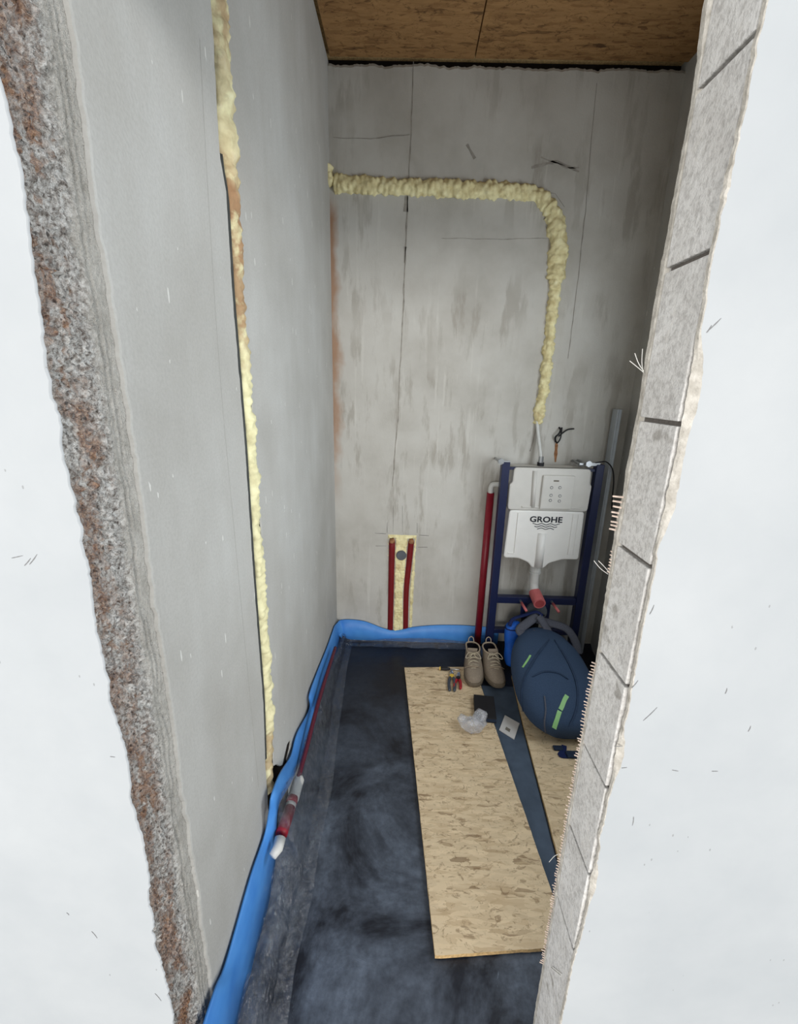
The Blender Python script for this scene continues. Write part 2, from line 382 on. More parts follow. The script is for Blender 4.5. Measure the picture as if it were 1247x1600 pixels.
# joints and cracks of the back wall, fine and slightly wavy
def crack(pts, wdt, parent, seed, name='crack', mat='crack', jag=0.004):
    P = [atY(px, py, YB-0.0006) for px, py in pts]; Q = []
    for a, b in zip(P, P[1:]):
        m_ = max(2, int((b-a).length/0.02))
        for k in range(m_): Q.append(a.lerp(b, k/m_))
    Q.append(P[-1])
    W = []
    for i, p in enumerate(Q):
        p.x += jag*noise.noise(Vector((p.z*14, seed, p.x*14))); p.z += jag*noise.noise(Vector((p.x*14, seed+9, 0)))
        W.append(wdt*(0.35+1.3*abs(noise.noise(Vector((p.z*22, seed*3, p.x*22))))))
    MB().ribbon(Q, (0, -1, 0), W, 0.0008).build(name, M[mat], parent)
crack([(646, 96), (643, 200), (638, 290)], 0.005, wall_back, 1)
crack([(637, 306), (634, 400), (628, 520), (622, 650), (613, 760)], 0.008, wall_back, 2)
crack([(636, 306), (635, 330)], 0.028, wall_back, 3)
crack([(633, 385), (632, 410)], 0.016, wall_back, 13)
crack([(932, 130), (918, 300), (905, 420), (888, 560)], 0.004, wall_back, 4)
crack([(690, 372), (780, 374), (860, 372)], 0.003, wall_back, 5)
crack([(730, 225), (742, 248)], 0.02, wall_back, 6)
crack([(830, 262), (870, 252), (905, 268)], 0.014, wall_back, 7)
crack([(845, 245), (885, 262), (905, 262)], 0.010, wall_back, 8)
crack([(848, 300), (868, 303), (882, 323)], 0.004, wall_back, 9)
crack([(520, 215), (580, 217), (640, 210)], 0.004, wall_back, 10)
crack([(838, 668), (833, 690), (828, 705)], 0.008, wall_back, 11)
crack([(870, 690), (868, 722)], 0.022, wall_back, 12, 'rust_streak', 'rust')
# pencil setting-out ticks around the basin connections
for a, b in [((605, 816), (605, 833)), ((652, 817), (652, 833)), ((586, 833), (603, 834)), ((655, 836), (670, 837)), ((587, 853), (604, 853)), ((653, 855), (668, 855)), ((615, 790), (614, 832)), ((629, 790), (629, 832))]:
    crack([a, b], 0.0026 if a[1] > 800 else 0.0012, wall_back, 3, 'pencil_mark', 'pencil', 0.0)

# right wall, with an added unseen window that holds the fill lamp
WY0, WY1, WZ0, WZ1 = 0.80, 1.70, 0.95, 2.15
mb = MB()
for a, b in (((YI, -0.1), (WY0, ZC+0.02)), ((WY1, -0.1), (YB+0.1, ZC+0.02)), ((WY0, -0.1), (WY1, WZ0)), ((WY0, WZ1), (WY1, ZC+0.02))):
    mb.box((XR, a[0], a[1]), (XR+0.2, b[0], b[1]))
mb.build('wall_right', M['plaster'], kind=S)
mb = MB(); t_ = 0.05
for a, b in (((WY0, WZ0), (WY1, WZ0+t_)), ((WY0, WZ1-t_), (WY1, WZ1)), ((WY0, WZ0+t_), (WY0+t_, WZ1-t_)), ((WY1-t_, WZ0+t_), (WY1, WZ1-t_))):
    mb.box((XR+0.09, a[0], a[1]), (XR+0.15, b[0], b[1]))
added_win = mb.build('added_window', M['white_plastic'], kind=S)
MB().box((XR+0.115, WY0+t_, WZ0+t_), (XR+0.121, WY1-t_, WZ1-t_)).build('added_pane', M['added_window_glass'], added_win)

# left wall: plaster face with the open chase cut into it
yn_tab = [(0.0, 1.045), (0.331, 1.051), (0.431, 1.053), (0.645, 1.075), (1.06, 1.072), (1.404, 1.080), (1.765, 1.072), (1.955, 1.080), (2.004, 1.061), (2.06, 1.060), (2.2, 1.072), (3.0, 1.08)]
yf_tab = [(0.0, 1.27), (0.235, 1.26), (0.29, 1.19), (0.34, 1.15), (0.36, 1.125), (0.59, 1.14), (1.02, 1.155), (1.39, 1.157), (1.78, 1.142), (2.1, 1.155), (2.3, 1.152), (3.0, 1.155)]
mb = MB(); nz = 420; rows = []
for i in range(nz+1):
    z = -0.02 + (ZC+0.02)*i/nz
    y0 = 0.634+0.007*fr((0, 3.3, z*7))+0.004*fr((0, 8.1, z*40))
    yn = interp(yn_tab, z)+0.0022*fr((0, 1.1, z*26)); yf = interp(yf_tab, z)+0.0025*fr((0, 5.1, z*22))
    rows.append([(XL-0.012, y0-0.002, z), (XL-0.001, y0, z), (XL, y0+0.004, z), (XL, yn-0.002, z), (XL-0.003, yn, z), (XL-0.075, yn+0.004, z), (XL-0.078, yf-0.004, z), (XL-0.003, yf, z), (XL, yf+0.003, z), (XL, YB+0.03, z)])
mb.loft(rows, closed=False)
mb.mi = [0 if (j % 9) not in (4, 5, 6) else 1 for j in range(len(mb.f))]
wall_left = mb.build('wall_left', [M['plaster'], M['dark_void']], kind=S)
MB().box((XL-0.35, YI, -0.1), (XL-0.085, YB+0.1, ZC+0.02)).build('core', M['dark_void'], wall_left)
# the long scored line in the plaster and chipped hole above the floor
def wl(px, py, off=0.0001): return atX(px, py, XL+off)
MB().ribbon(smooth_path([wl(312, 60), wl(325, 300), wl(345, 600), wl(368, 850), (wl(388, 1060)), wl(404, 1230)], 12), (1, 0, 0), 0.0014, 0.0002).build('score_line', M['score'], wall_left)
mb = MB(); hp = [wl(*p, 0.001) for p in [(449, 1163), (452, 1158), (455, 1166), (452, 1190), (446, 1193), (441, 1199), (444, 1185)]]
mb.add(hp, [tuple(range(len(hp)))]).build('chipped_notch', M['dark_void'], wall_left)
mb = MB(); hp = [wl(*p, 0.0015) for p in [(453, 1156), (456, 1164), (456, 1185), (449, 1196), (447, 1186), (451, 1170)]]
mb.add(hp, [tuple(range(len(hp)))]).build('chipped_edge', M['edge'], wall_left)

# doorway wall: left part, right part and the part over the opening
wfl = MB().box((-3.2, YO+0.014, -0.1), (XL-0.03, YI+0.02, ZC+0.02)).build('wall_front_left', M['concrete'], kind=S)
wfr = MB().box((XJ+0.006, YO+0.014, -0.1), (3.2, YI-0.012, ZC+0.02)).build('wall_front_right', M['mortar'], kind=S)
wft = MB().box((XL-0.03, YO, ZL), (XJ+0.006, YI, ZC+0.02)).build('wall_front_top', M['white'], kind=S)
def coat(side, x_edge, xfar, seed, y0, y1, name, parent, lip=0.0, mat='white', amp=0.006):
    mb = MB(); rows = []; nz = 460
    for i in range(nz+1):
        z = -0.02+(ZC)*i/nz
        e = x_edge+side*(amp*fr((seed, 0, z*5))+0.45*amp*fr((seed, 4, z*34))*(0.3+abs(noise.noise(Vector((seed, 6, z*7))))*1.8)+0.22*amp*fr((seed, 7, z*140)))
        lp = lip*max(0, noise.noise(Vector((seed, 2.2, z*8)))-0.12)*2.2
        if z < ZL+0.05 or parent is not wft:
            rows.append([(xfar, y0, z), (e-side*0.08, y0, z), (e-side*(0.0015+lp), y0, z), (e-side*0.0004-side*lp*.4, y0+0.001+lp*0.3, z), (e, y0+(y1-y0)*0.6, z), (e-side*0.004, y1, z), (xfar, y1, z)])
    mb.loft(rows, closed=False)
    mb.mi = [1 if (j % 6) in ((2, 3, 4) if lip > 0.002 else (4,)) else 0 for j in range(len(mb.f))]
    return mb.build(name, [M[mat], M['edge']], parent)
coat(1, XL-0.002, -3.2, 1.7, YO+0.001, YO+0.005, 'plaster_coat', wfl, 0.0006, amp=0.009)
coat(-1, XJ+0.0005, 3.2, 5.2, YO+0.001, YO+0.0105, 'plaster_coat', wfr, 0.012, amp=0.006)
coat(-1, XJ+0.001, 1.3, 9.4, YI, YI-0.014, 'inner_plaster_coat', wfr, 0.004, 'plaster', 0.003)
# rough broken masonry of the left jamb
mb = MB(); ny, nz = 50, 640; rows = []
for i in range(nz+1):
    z = -0.02+(ZL+0.06)*i/nz; row = []
    yc = 0.604+0.006*fr((2.1, 0, z*6))+0.003*fr((2.1, 5, z*30)); ye = yc+0.014+0.006*fr((7, 1, z*8))
    for j in range(ny+1):
        y = 0.507+(0.648-0.507)*j/ny
        p = Vector((0, y, z))
        rg = abs(noise.noise(p*95))*1.1+abs(noise.noise(p*220+Vector((3, 3, 3))))*0.7
        tb = noise.noise(Vector((1, y*28, z*22)))*0.8
        k = min(1, max(0, (yc-y)/0.012))
        d = k*(-0.013+0.0125*rg+0.007*tb) + (1-k)*(-0.0035+0.0012*noise.noise(p*60))
        d -= 0.016*math.exp(-((y-yc-0.004)/0.0022)**2)*(0.2+1.4*abs(noise.noise(Vector((4, 1, z*9)))))
        d -= 0.014*math.exp(-((y-ye)/0.0018)**2)*max(0, noise.noise(Vector((9, 1, z*5)))+0.25)
        row.append((XL+d-0.003, y, z))
    rows.append(row)
mb.loft(rows, closed=False)
mb.build('rough_jamb', M['masonry'], wfl, smooth=True)
# bricks of the right jamb
JZ = [0.457+0.1783*k for k in range(-3, 16)]
bme = None
for k, z in enumerate(JZ[:-1]):
    z0 = max(-0.02, z+0.0028); z1 = JZ[k+1]-0.0028
    if z1 < 0 or z0 > ZC: continue
    dx = 0.0015*noise.noise(Vector((k*1.7, 3, 0)))
    MB().box((XJ+dx, YO+0.0105, z0), (XJ+0.24, YI-0.0125, min(z1, ZC))).build('brick', M['brick'], wfr, bevel=0.0015)
# combed strands along the inner edge of the right jamb, plus loose fibres
mb = MB()
def tooth(z, L, th=0.0022):
    x1 = XJ+0.004; y = YI-0.004+0.002*random.random(); dz = random.uniform(-.001, .001)
    mb.tube([(x1, y, z), (x1-0.004-L, y+0.002, z+0.0015+dz)], [th*0.55, th*0.42], 5)
z = 1.14
while z > 0.42:
    tooth(z, random.uniform(0.002, 0.0062)); z -= random.uniform(0.0052, 0.0078)
for py, L in ((777, 15), (786, 14), (795, 13), (805, 13), (812, 11), (821, 12), (828, 11), (835, 12)):
    tooth(atX(972, py, XJ).z, L*0.00085, 0.003)
for py in range(862, 900, 6): tooth(atX(955, py, XJ).z, 0.003)
mb.build('combed_edge_strands', M['comb_clay'], wfr, kind='stuff')
def hair(pts, name='loose_fibre', r=0.0005):
    P = [atY(px, py, YI+dy) for px, py, dy in pts]; MB().tube(smooth_path(P, 4), r, 5).build(name, M['fibre'], wfr)
for q in ([(1006, 580, -.005), (998, 568, .0), (992, 552, .004)], [(1005, 582, -.005), (1003, 566, .0), (1004, 545, .004)], [(1006, 582, -.005), (994, 572, .0), (984, 564, .004)],
          [(950, 897, -.005), (938, 888, 0), (928, 876, .004)], [(951, 893, -.005), (943, 884, 0), (935, 876, .004)], [(872, 1335, -.005), (866, 1338, 0), (858, 1347, .004)]): hair(q)
for q in ([(861, 1512), (876, 1525)], [(863, 1510), (878, 1522)]):
    P = [atX(px, py, XJ-0.001) for px, py in q]; MB().tube(P, 0.0007, 5).build('loose_fibre', M['fibre'], wfr)

# pencil scuffs and specks on the white plaster
def scuff(parent, a, b, wdt=0.0012):
    P = [atY(px, py, YO+0.0009) for px, py in (a, ((a[0]+b[0])/2+0.6, (a[1]+b[1])/2), b)]
    MB().ribbon(smooth_path(P, 4), (0, -1, 0), [wdt*k for k in (.3, .8, 1, .7, 1, .9, .6, .5, .2)], 0.0003).build('scuff_mark', M['scuff'], parent)
for a, b in (((971, 1200), (980, 1199)), ((1005, 1126), (1027, 1105)), ((987, 1075), (997, 1063)), ((960, 1166), (973, 1166)), ((1169, 1143), (1173, 1134)), ((1133, 1084), (1136, 1075)), ((1106, 517), (1127, 497)), ((1050, 1203), (1060, 1205)), ((1112, 1205), (1122, 1205)), ((1104, 520), (1112, 508)), ((1015, 960), (1022, 945)), ((990, 1276), (988, 1290))): scuff(wfr, a, b)
for a, b in (((18, 872), (36, 868)), ((38, 884), (48, 872)), ((46, 882), (58, 866)), ((143, 1455), (152, 1466)), ((242, 1552), (252, 1564)), ((104, 1426), (108, 1430)), ((172, 1182), (180, 1183))): scuff(wfl, a, b)

# ------------------------------------------------------------------ black sheet on the floor
mb = MB(); nx, ny = 90, 130; rows = []
for j in range(ny+1):
    y = YO+(YB-YO)*j/ny; row = []
    for i in range(nx+1):
        x = XL+(XR-XL)*i/nx
        h = 0.0025*fr((x*5, y*5, 1.0))+0.003*abs(noise.noise(Vector((x*7+y*3, y*2.2, 2))))
        if XL+.06 < x < 0.0:
            h += 0.006*math.exp(-((y-1.50-0.05*math.sin(x*6))/0.012)**2)*max(0, 0.3-x)*2
        up = max(0, (XL+0.085-x)/0.085); h += 0.055*up**1.3
        upb = max(0, (y-(YB-0.05))/0.05); h += 0.03*upb**1.3
        h *= 0.35 if (0.0 < x < 1.15 and 0.82 < y < 2.2) else 1
        row.append((x, y, min(h, 0.0035) if (0.0 < x < 1.15 and 0.8 < y < 2.2) else h-0.002))
    rows.append(row)
mb.loft(rows, closed=False)
o = mb.build('plastic_sheet', M['sheet'], smooth=True)
o['label'] = 'dusty black plastic sheet covering the floor of the small room'; o['category'] = 'plastic sheet'

# ------------------------------------------------------------------ blue edge strips with clear film
T = [(300, 1660, 345, 1700, .010), (335, 1550, 383, 1545, .012), (355, 1500, 398, 1495, .010), (392, 1370, 424, 1385, .010), (414, 1305, 430, 1330, .012), (421, 1268, 431, 1285, .022), (425, 1242, 436, 1255, .030), (437, 1210, 455, 1220, .026), (455, 1180, 468, 1190, .016),
     (465, 1145, 478, 1160, .012), (484, 1108, 491, 1128, .014), (484, 1085, 493, 1105, .014), (496, 1050, 504, 1070, .010), (512, 1010, 520, 1030, .010), (523, 978, 532, 1002, .010)]
top = smooth_path([atX(a, b, XL+o_) for a, b, c_, d_, o_ in T], 6); bot = smooth_path([atX(c_, d_, XL+o_+0.010) for a, b, c_, d_, o_ in T], 6)
# carry on round the corner along the back wall
BT = [(531, 969, 538, 1003), (545, 968, 552, 1005), (570, 971, 575, 1006), (600, 982, 602, 1004), (620, 985, 622, 1003), (645, 980, 648, 1003), (680, 977, 682, 1004), (720, 977, 722, 1008), (750, 979, 750, 1011), (780, 981, 776, 1014)]
topb = smooth_path([atY(a, b, YB-0.010) for a, b, c_, d_ in BT], 6); botb = smooth_path([atY(c_, d_, YB-0.016) for a, b, c_, d_ in BT], 6)
TT = top+topb; BB = bot+botb
rows = []
for k, (a, b) in enumerate(zip(TT, BB)):
    b = b.copy(); b.z = max(b.z, 0.004)
    mid = a.lerp(b, 0.5)
    corner = k >= len(top)
    nrm = Vector((0, -1, 0)) if corner else Vector((1, 0, 0))
    if abs(k-len(top)) < 2: nrm = Vector((.7, -.7, 0))
    mid = mid+nrm*0.006*noise.noise(Vector((k*0.21, 1, 0)))
    th = 0.006
    rows.append([a-nrm*th*.5, a+nrm*th*.5+Vector((0, 0, -.002)), mid+nrm*th*.6, b+nrm*th*.5, b-nrm*th*.5, mid-nrm*th*.4])
root = thing('edge_insulation_strip', 'long blue foam edge strip running along the left and back wall at the floor', 'edge strip', (XL+.01, 1.4, 0))
MB().loft(rows, closed=True).build('foam_band', M['blue_foam'], root, smooth=True)
# transparent film skirt hanging from the strip over the floor sheet
CR = [(398, 1700), (420, 1600), (440, 1500), (470, 1380), (490, 1280), (505, 1200), (515, 1145), (522, 1090), (537, 1015)]
cre = smooth_path([atZ(px, py, 0.006) for px, py in CR], 12)
nrm = Vector((1, 0, 0)); fr_rows = []
NS = 200
for k in range(NS+1):
    u = k/NS
    b = bot[min(len(bot)-1, int(u*(len(bot)-1)))].lerp(bot[min(len(bot)-1, int(u*(len(bot)-1))+1)], u*(len(bot)-1) % 1)
    yy = b.y
    cc = min(cre, key=lambda q: abs(q.y-max(yy, cre[0].y))); cc = Vector((cc.x, yy, 0.008))
    st_ = b+Vector((0.006, 0, 0.03)); st_.z = max(st_.z, 0.05)
    row = []
    for m_ in range(15):
        s_ = m_/14
        p = st_.lerp(cc, s_); p.z += 0.03*math.sin(math.pi*s_); p.x += 0.010*math.sin(math.pi*s_)
        p.z += (0.009*noise.noise(Vector((s_*3, yy*18, 1)))+0.005*noise.noise(Vector((s_*7, yy*45, 1))))*math.sin(math.pi*min(1, s_*1.1)); p.x += 0.008*noise.noise(Vector((s_*3, yy*20, 5)))+0.004*noise.noise(Vector((s_*8, yy*50, 5)))
        row.append(p)
    e = cc+Vector((0.045+0.01*noise.noise(Vector((0, yy*4, 0))), 0, 0)); e.z = 0.009
    row.append(e); fr_rows.append(row)
MB().loft(fr_rows, closed=False).build('film_skirt', M['clear_film'], root, smooth=True)
fr_rows = []
for k in range(61):
    u = k/60; b = botb[int(u*(len(botb)-1))]
    wv = noise.noise(Vector((b.x*14, 1, 0)))
    fr_rows.append([b+Vector((0, -.006, .03)), b+Vector((0, -.014+.004*wv, .016+.004*wv)), Vector((b.x, b.y-.03+.008*wv, .012+.004*wv)), Vector((b.x, b.y-.06+.015*wv, .008))])
MB().loft(fr_rows, closed=False).build('film_skirt', M['clear_film'], root, smooth=True)
root = thing('edge_insulation_strip', 'short piece of blue edge strip at the foot of the right door jamb', 'edge strip', (XJ+.05, YI+.03, 0))
rows = []
for i in range(15):
    x = XJ+0.012+0.5*i/14; o_ = 0.004*noise.noise(Vector((x*9, 7, 0))); zt = 0.155+0.01*noise.noise(Vector((x*6, 3, 0)))
    y = YI+0.012+o_
    rows.append([(x, y, 0.002), (x, y+.008, 0.002), (x, y+.008, zt), (x, y, zt)])
MB().loft(rows).build('foam_band', M['blue_foam'], root, bevel=0.002)

# pipes lying along the left wall under the film
root = thing('floor_pipe', 'red pipe with white sleeves along the left wall under the clear film', 'pipe', (XL+.045, 1.3, 0))
xp = XL+0.050
def fp(px, py): return atX(px, py, xp)
pA = [fp(434, 1326), fp(438, 1310)]; pB = [fp(440, 1303), fp(453, 1264)]; pC = [fp(453, 1264), fp(455, 1256)]; pD = [fp(455, 1256), fp(457.5, 1247)]; pE = [fp(458, 1248), fp(468, 1214)]
pF = [fp(466, 1216), fp(480, 1165), fp(494, 1110), fp(508, 1062), fp(524, 1012)]
def floorz(P):
    return [Vector((p.x, p.y, max(p.z, 0.02))) for p in P]
MB().tube(smooth_path(floorz(pF), 6), 0.0085, 10).build('red_pipe_run', M['red_run'], root, smooth=True)
MB().tube(floorz(pB), 0.019, 12).build('red_sleeve', M['red_pipe'], root, smooth=True)
MB().tube(floorz(pD), 0.019, 12).build('red_sleeve', M['red_pipe'], root, smooth=True)
MB().tube(floorz(pC), 0.0175, 12).build('white_coupling', M['white_plastic'], root, smooth=True)
MB().tube(smooth_path([floorz(pE)[0], floorz(pE)[0].lerp(floorz(pE)[1], .7), floorz(pE)[1]], 5), [0.020]*8+[0.016, 0.014, 0.013], 12).build('white_coupling', M['white_plastic'], root, smooth=True)
a = floorz(pA); MB().tube([a[0]+Vector((-.01, -.02, -.004)), a[0], a[1]], [0.012, 0.016, 0.017], 12).build('white_elbow', M['white_plastic'], root, smooth=True)

# ------------------------------------------------------------------ spray foam
def bumpy(path, rn, rw, nrm, seed, amp, step=0.006, n=22, freq=55):
    P = smooth_path(path, 10); Q = [P[0]]; acc = 0
    L = sum((b-a).length for a, b in zip(P, P[1:])); N = int(L/step); cum = [0]
    for a, b in zip(P, P[1:]): cum.append(cum[-1]+(b-a).length)
    def pt(s):
        for i in range(len(P)-1):
            if cum[i+1] >= s: return P[i].lerp(P[i+1], (s-cum[i])/max(1e-9, cum[i+1]-cum[i]))
        return P[-1]
    Q = [pt(L*i/N) for i in range(N+1)]; rings = []; nr = Vector(nrm)
    for i, p in enumerate(Q):
        tt = (Q[min(i+1, N)]-Q[max(i-1, 0)]).normalized(); a = (nr-tt*nr.dot(tt)).normalized(); b = tt.cross(a)
        s = i/N; w_ = rw(s) if callable(rw) else rw; h_ = rn(s) if callable(rn) else rn
        env = min(1, min(i, N-i)/3+0.25); ring = []
        for k in range(n):
            th = 2*math.pi*k/n; d = a*math.cos(th)*h_+b*math.sin(th)*w_
            q = p+d; bb = 1.35-1.5*noise.voronoi(q*freq+Vector((seed, 0, 0)))[0][0]+0.9*noise.noise(q*freq*0.4+Vector((0, seed, 0)))+0.3*noise.voronoi(q*freq*2.3)[0][0]
            ring.append(p+d*env+d.normalized()*amp*(bb-0.5)*env)
        rings.append(ring)
    return MB().loft(rings)
# in the chase of the left wall
lw_path = [(XL-0.016, 1.122, 2.93), (XL-0.016, 1.120, 2.4), (XL-0.016, 1.118, 2.1), (XL-0.022, 1.126, 1.9), (XL-0.022, 1.126, 1.6), (XL-0.020, 1.132, 1.3), (XL-0.020, 1.132, 1.0), (XL-0.020, 1.128, 0.7), (XL-0.022, 1.115, 0.5), (XL-0.022, 1.088, 0.30)]
def lww(s):
    z = 2.93-s*2.63
    if z > 2.02: return 0.040
    if z > 1.93: return 0.030
    return 0.027+0.005*noise.noise(Vector((z*7, 1, 2)))
o = bumpy(lw_path, 0.026, lww, (1, 0, 0), 3.0, 0.009, 0.004, n=26, freq=48).build('spray_foam', M['foam_aged'], smooth=True)
o['label'] = 'cream and brown spray foam filling the tall vertical groove of the left wall'; o['category'] = 'spray foam'; o['group'] = 'spray foam'
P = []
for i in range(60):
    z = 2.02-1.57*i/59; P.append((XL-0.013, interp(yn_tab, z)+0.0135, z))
o = MB().tube(P, 0.0125, 10).build('groove_shade_strip', M['shade_strip'], smooth=True); o['label'] = 'thin dark grey strip standing in for the shade beside the foam in the left wall groove'; o['category'] = 'shade_strip'  # dark strip standing in for the shade of the groove's near edge
# along the back wall and down to the cistern
bp = [atY(px, py, YB+0.004) for px, py in [(520, 288), (560, 290), (620, 293), (700, 296), (770, 298), (812, 301), (838, 306), (858, 324), (868, 350), (871, 385), (869, 430), (862, 490), (856, 540), (849, 600), (843, 640), (839, 664)]]
def bpw(s):
    base = 0.034 if s < 0.62 else 0.034-0.010*min(1, (s-0.62)/0.08)
    if 0.52 < s < 0.66: base += 0.010
    return base+0.005*noise.noise(Vector((s*40, 2, 2)))
o = bumpy(bp, lambda s: 0.030+0.008*(0.5 < s < 0.68), bpw, (0, -1, 0), 8.0, 0.012, 0.004, n=30, freq=42).build('spray_foam', M['foam'], smooth=True)
o['label'] = 'bent bead of cream spray foam running across and down the back wall'; o['category'] = 'spray foam'; o['group'] = 'spray foam'
o = bumpy([atY(512, 258, YB-.004), atY(511, 275, YB-.01), atY(516, 292, YB-.008)], 0.03, 0.028, (0, -1, 0), 1.0, 0.010, 0.004, freq=42).build('spray_foam', M['foam'], smooth=True)
o['label'] = 'lump of spray foam in the upper left corner of the back wall'; o['category'] = 'spray foam'; o['group'] = 'spray foam'
# foam block with basin connections
mb = MB(); nx, nz = 46, 150; rows = []
xa, xb = -0.094, 0.084; zb_, zt_ = 0.05, 0.724
for j in range(nz+1):
    z = zb_+(zt_-zb_)*j/nz; row = []
    el = xa+0.018*(1-j/nz)+0.004*fr((1, 2, z*18)); er = xb-0.010*(1-j/nz)+0.004*fr((5, 2, z*18))
    for i in range(nx+1):
        s = i/nx; x = el+(er-el)*s; ed = min(1, min(s, 1-s)*12, (nz-j)/4)
        b_ = 1-abs(noise.noise(Vector((x*60, 2, z*60))))*1.5+0.5*noise.noise(Vector((x*24, 1, z*24)))
        y = YB+0.003-(0.006+0.008*max(0, b_))*ed
        for cxp in (interp([(0.09, -0.064), (0.7, -0.064)], z), interp([(0.09, 0.036), (0.35, 0.030), (0.69, 0.050)], z)):
            wdt = 0.021+0.004*noise.noise(Vector((cxp*50, 3, z*45)))
            if abs(x-cxp) < wdt and z < 0.70: y += 0.030
        row.append((x, y, z))
    rows.append(row)
o = MB().loft(rows, closed=False).build('spray_foam', M['foam'], smooth=True)
o['label'] = 'cream spray foam block around the basin connections low on the back wall'; o['category'] = 'spray foam'; o['group'] = 'spray foam'
def vpipe(pts, r, label):
    root = thing('water_pipe', label, 'pipe', (pts[0][0], YB, 0.08), 'red basin pipes')
    MB().tube(smooth_path(pts, 6), r, 12).build('insulation', M['red_foam'], root, smooth=True)
    e = pts[-1]; MB().tube([Vector(e)+Vector((0, 0, -.006)), Vector(e)+Vector((0, -.012, .012))], [r, r*.8], 12).build('pipe_end', M['rust'], root, smooth=True)
vpipe([(-0.064, YB+0.008, 0.06), (-0.064, YB+0.006, 0.3), (-0.064, YB, 0.68)], 0.019, 'left one of two dark red pipes set in the foam of the back wall')
vpipe([(0.034, YB+0.008, 0.06), (0.030, YB+0.006, 0.35), (0.042, YB+0.003, 0.55), (0.050, YB+0.001, 0.68)], 0.018, 'right one of two dark red pipes set in the foam of the back wall')
root = thing('drain_pipe', 'grey round drain stub between the two red pipes in the foam', 'pipe', (-.003, YB, .589))
c_ = atY(627, 868, YB-0.014)
MB().tube([c_+Vector((0, .05, 0)), c_+Vector((0, .0, 0))], 0.031, 20).build('stub', M['grey_plastic'], root, smooth=False)
MB().tube([c_, c_+Vector((0, -.003, 0))], [0.0275, 0.026], 20).build('cap', M['grey_plastic'], root)

# ------------------------------------------------------------------ toilet installation frame
fx0, fx1, fy0, fy1 = 0.515, 1.055, 2.285, 2.330
root = thing('toilet_frame', 'navy steel toilet frame with white concealed cistern on the back wall', 'toilet frame', (0.785, 2.30, 0))
pw = 0.042
for x in (fx0, fx1-pw):
    p = MB().box((x, fy0, 0.045), (x+pw, fy1, 1.192)).build('post', M['navy_steel'], root, bevel=0.003)
    MB().box((x-0.02, fy0-0.02, 0.008), (x+pw+0.02, fy1+0.06, 0.014)).box((x+0.008, fy0+0.008, 0.012), (x+pw-0.008, fy1-0.008, 0.06)).build('foot', M['zinc'], p, bevel=0.001)
MB().box((fx0+pw, fy0+.004, 0.366), (fx1-pw, fy1-.004, 0.408)).build('crossbar', M['navy_steel'], root, bevel=0.003)
MB().box((fx0+pw, fy0+.004, 0.168), (fx1-pw, fy1-.004, 0.196)).build('crossbar', M['navy_steel'], root, bevel=0.003)
MB().box((fx0+pw, fy0+.012, 1.150), (fx1-pw, fy1-.012, 1.166)).build('crossbar', M['navy_steel'], root, bevel=0.002)
# wall brackets
for x, dx in ((fx0+0.012, -0.022), (fx1-0.055, -0.035)):
    br = MB().tube([(x+dx, YB-0.002, 1.190), (x+dx, fy0-0.004, 1.196)], 0.0075, 10).build('wall_bracket', M['zinc'], root, smooth=True)
    MB().tube([(x+dx, fy0-0.012, 1.196), (x+dx, fy0+0.002, 1.196)], 0.017, 6).build('nut', M['zinc'], br)
    MB().box((min(x+dx, x+0.03), fy0+0.004, 1.185), (max(x+dx, x+0.03), fy0+0.012, 1.200)).build('plate', M['zinc'], br)
br = MB().tube([(fx1-0.12, YB-0.002, 1.188), (fx1-0.12, fy0+0.02, 1.190)], 0.007, 10).build('wall_bracket', M['zinc'], root, smooth=True)
MB().tube([(fx1-0.13, fy0+0.02, 1.187), (fx1-0.02, fy0+0.02, 1.193)], [0.012, 0.009], 8).build('plate', M['zinc'], br)
# cistern: outline in the wall plane, extruded and rounded
def prism(outline, y0, y1): 
    n = len(outline); mb = MB()
    mb.add([(x, y0, z) for x, z in outline]+[(x, y1, z) for x, z in outline], [tuple(range(n)), tuple(range(2*n-1, n-1, -1))]+[(i, (i+1) % n, n+(i+1) % n, n+i) for i in range(n)])
    return mb
def rnd(pts, r=0.02, k=5):
    out = []; n = len(pts)
    for i, p in enumerate(pts):
        p = Vector(p).to_2d(); a = Vector(pts[i-1]).to_2d(); b = Vector(pts[(i+1) % n]).to_2d()
        ra = min(r, (a-p).length*.45, (b-p).length*.45); A = p+(a-p).normalized()*ra; B = p+(b-p).normalized()*ra
        for m_ in range(k+1):
            s = m_/k; out.append(tuple((A*(1-s)+p*s)*(1-s)+(p*(1-s)+B*s)*s))
    return out
low = rnd([(0.579, 0.930), (0.570, 0.648), (0.655, 0.648), (0.715, 0.622), (0.738, 0.590), (0.805, 0.590), (0.828, 0.622), (0.905, 0.648), (0.993, 0.648), (0.988, 0.930)], 0.02)
tank = prism(low, 2.292, 2.40).build('cistern', M['tank_white'], root, bevel=0.008)
upp = rnd([(0.566, 0.931), (0.564, 1.075), (0.578, 1.085), (0.580, 1.166), (0.990, 1.166), (0.993, 1.085), (1.004, 1.075), (1.000, 0.931)], 0.022)
MB
cov = prism(upp, 2.286, 2.405).build('insulation_cover', M['tank_cover'], tank, bevel=0.008)
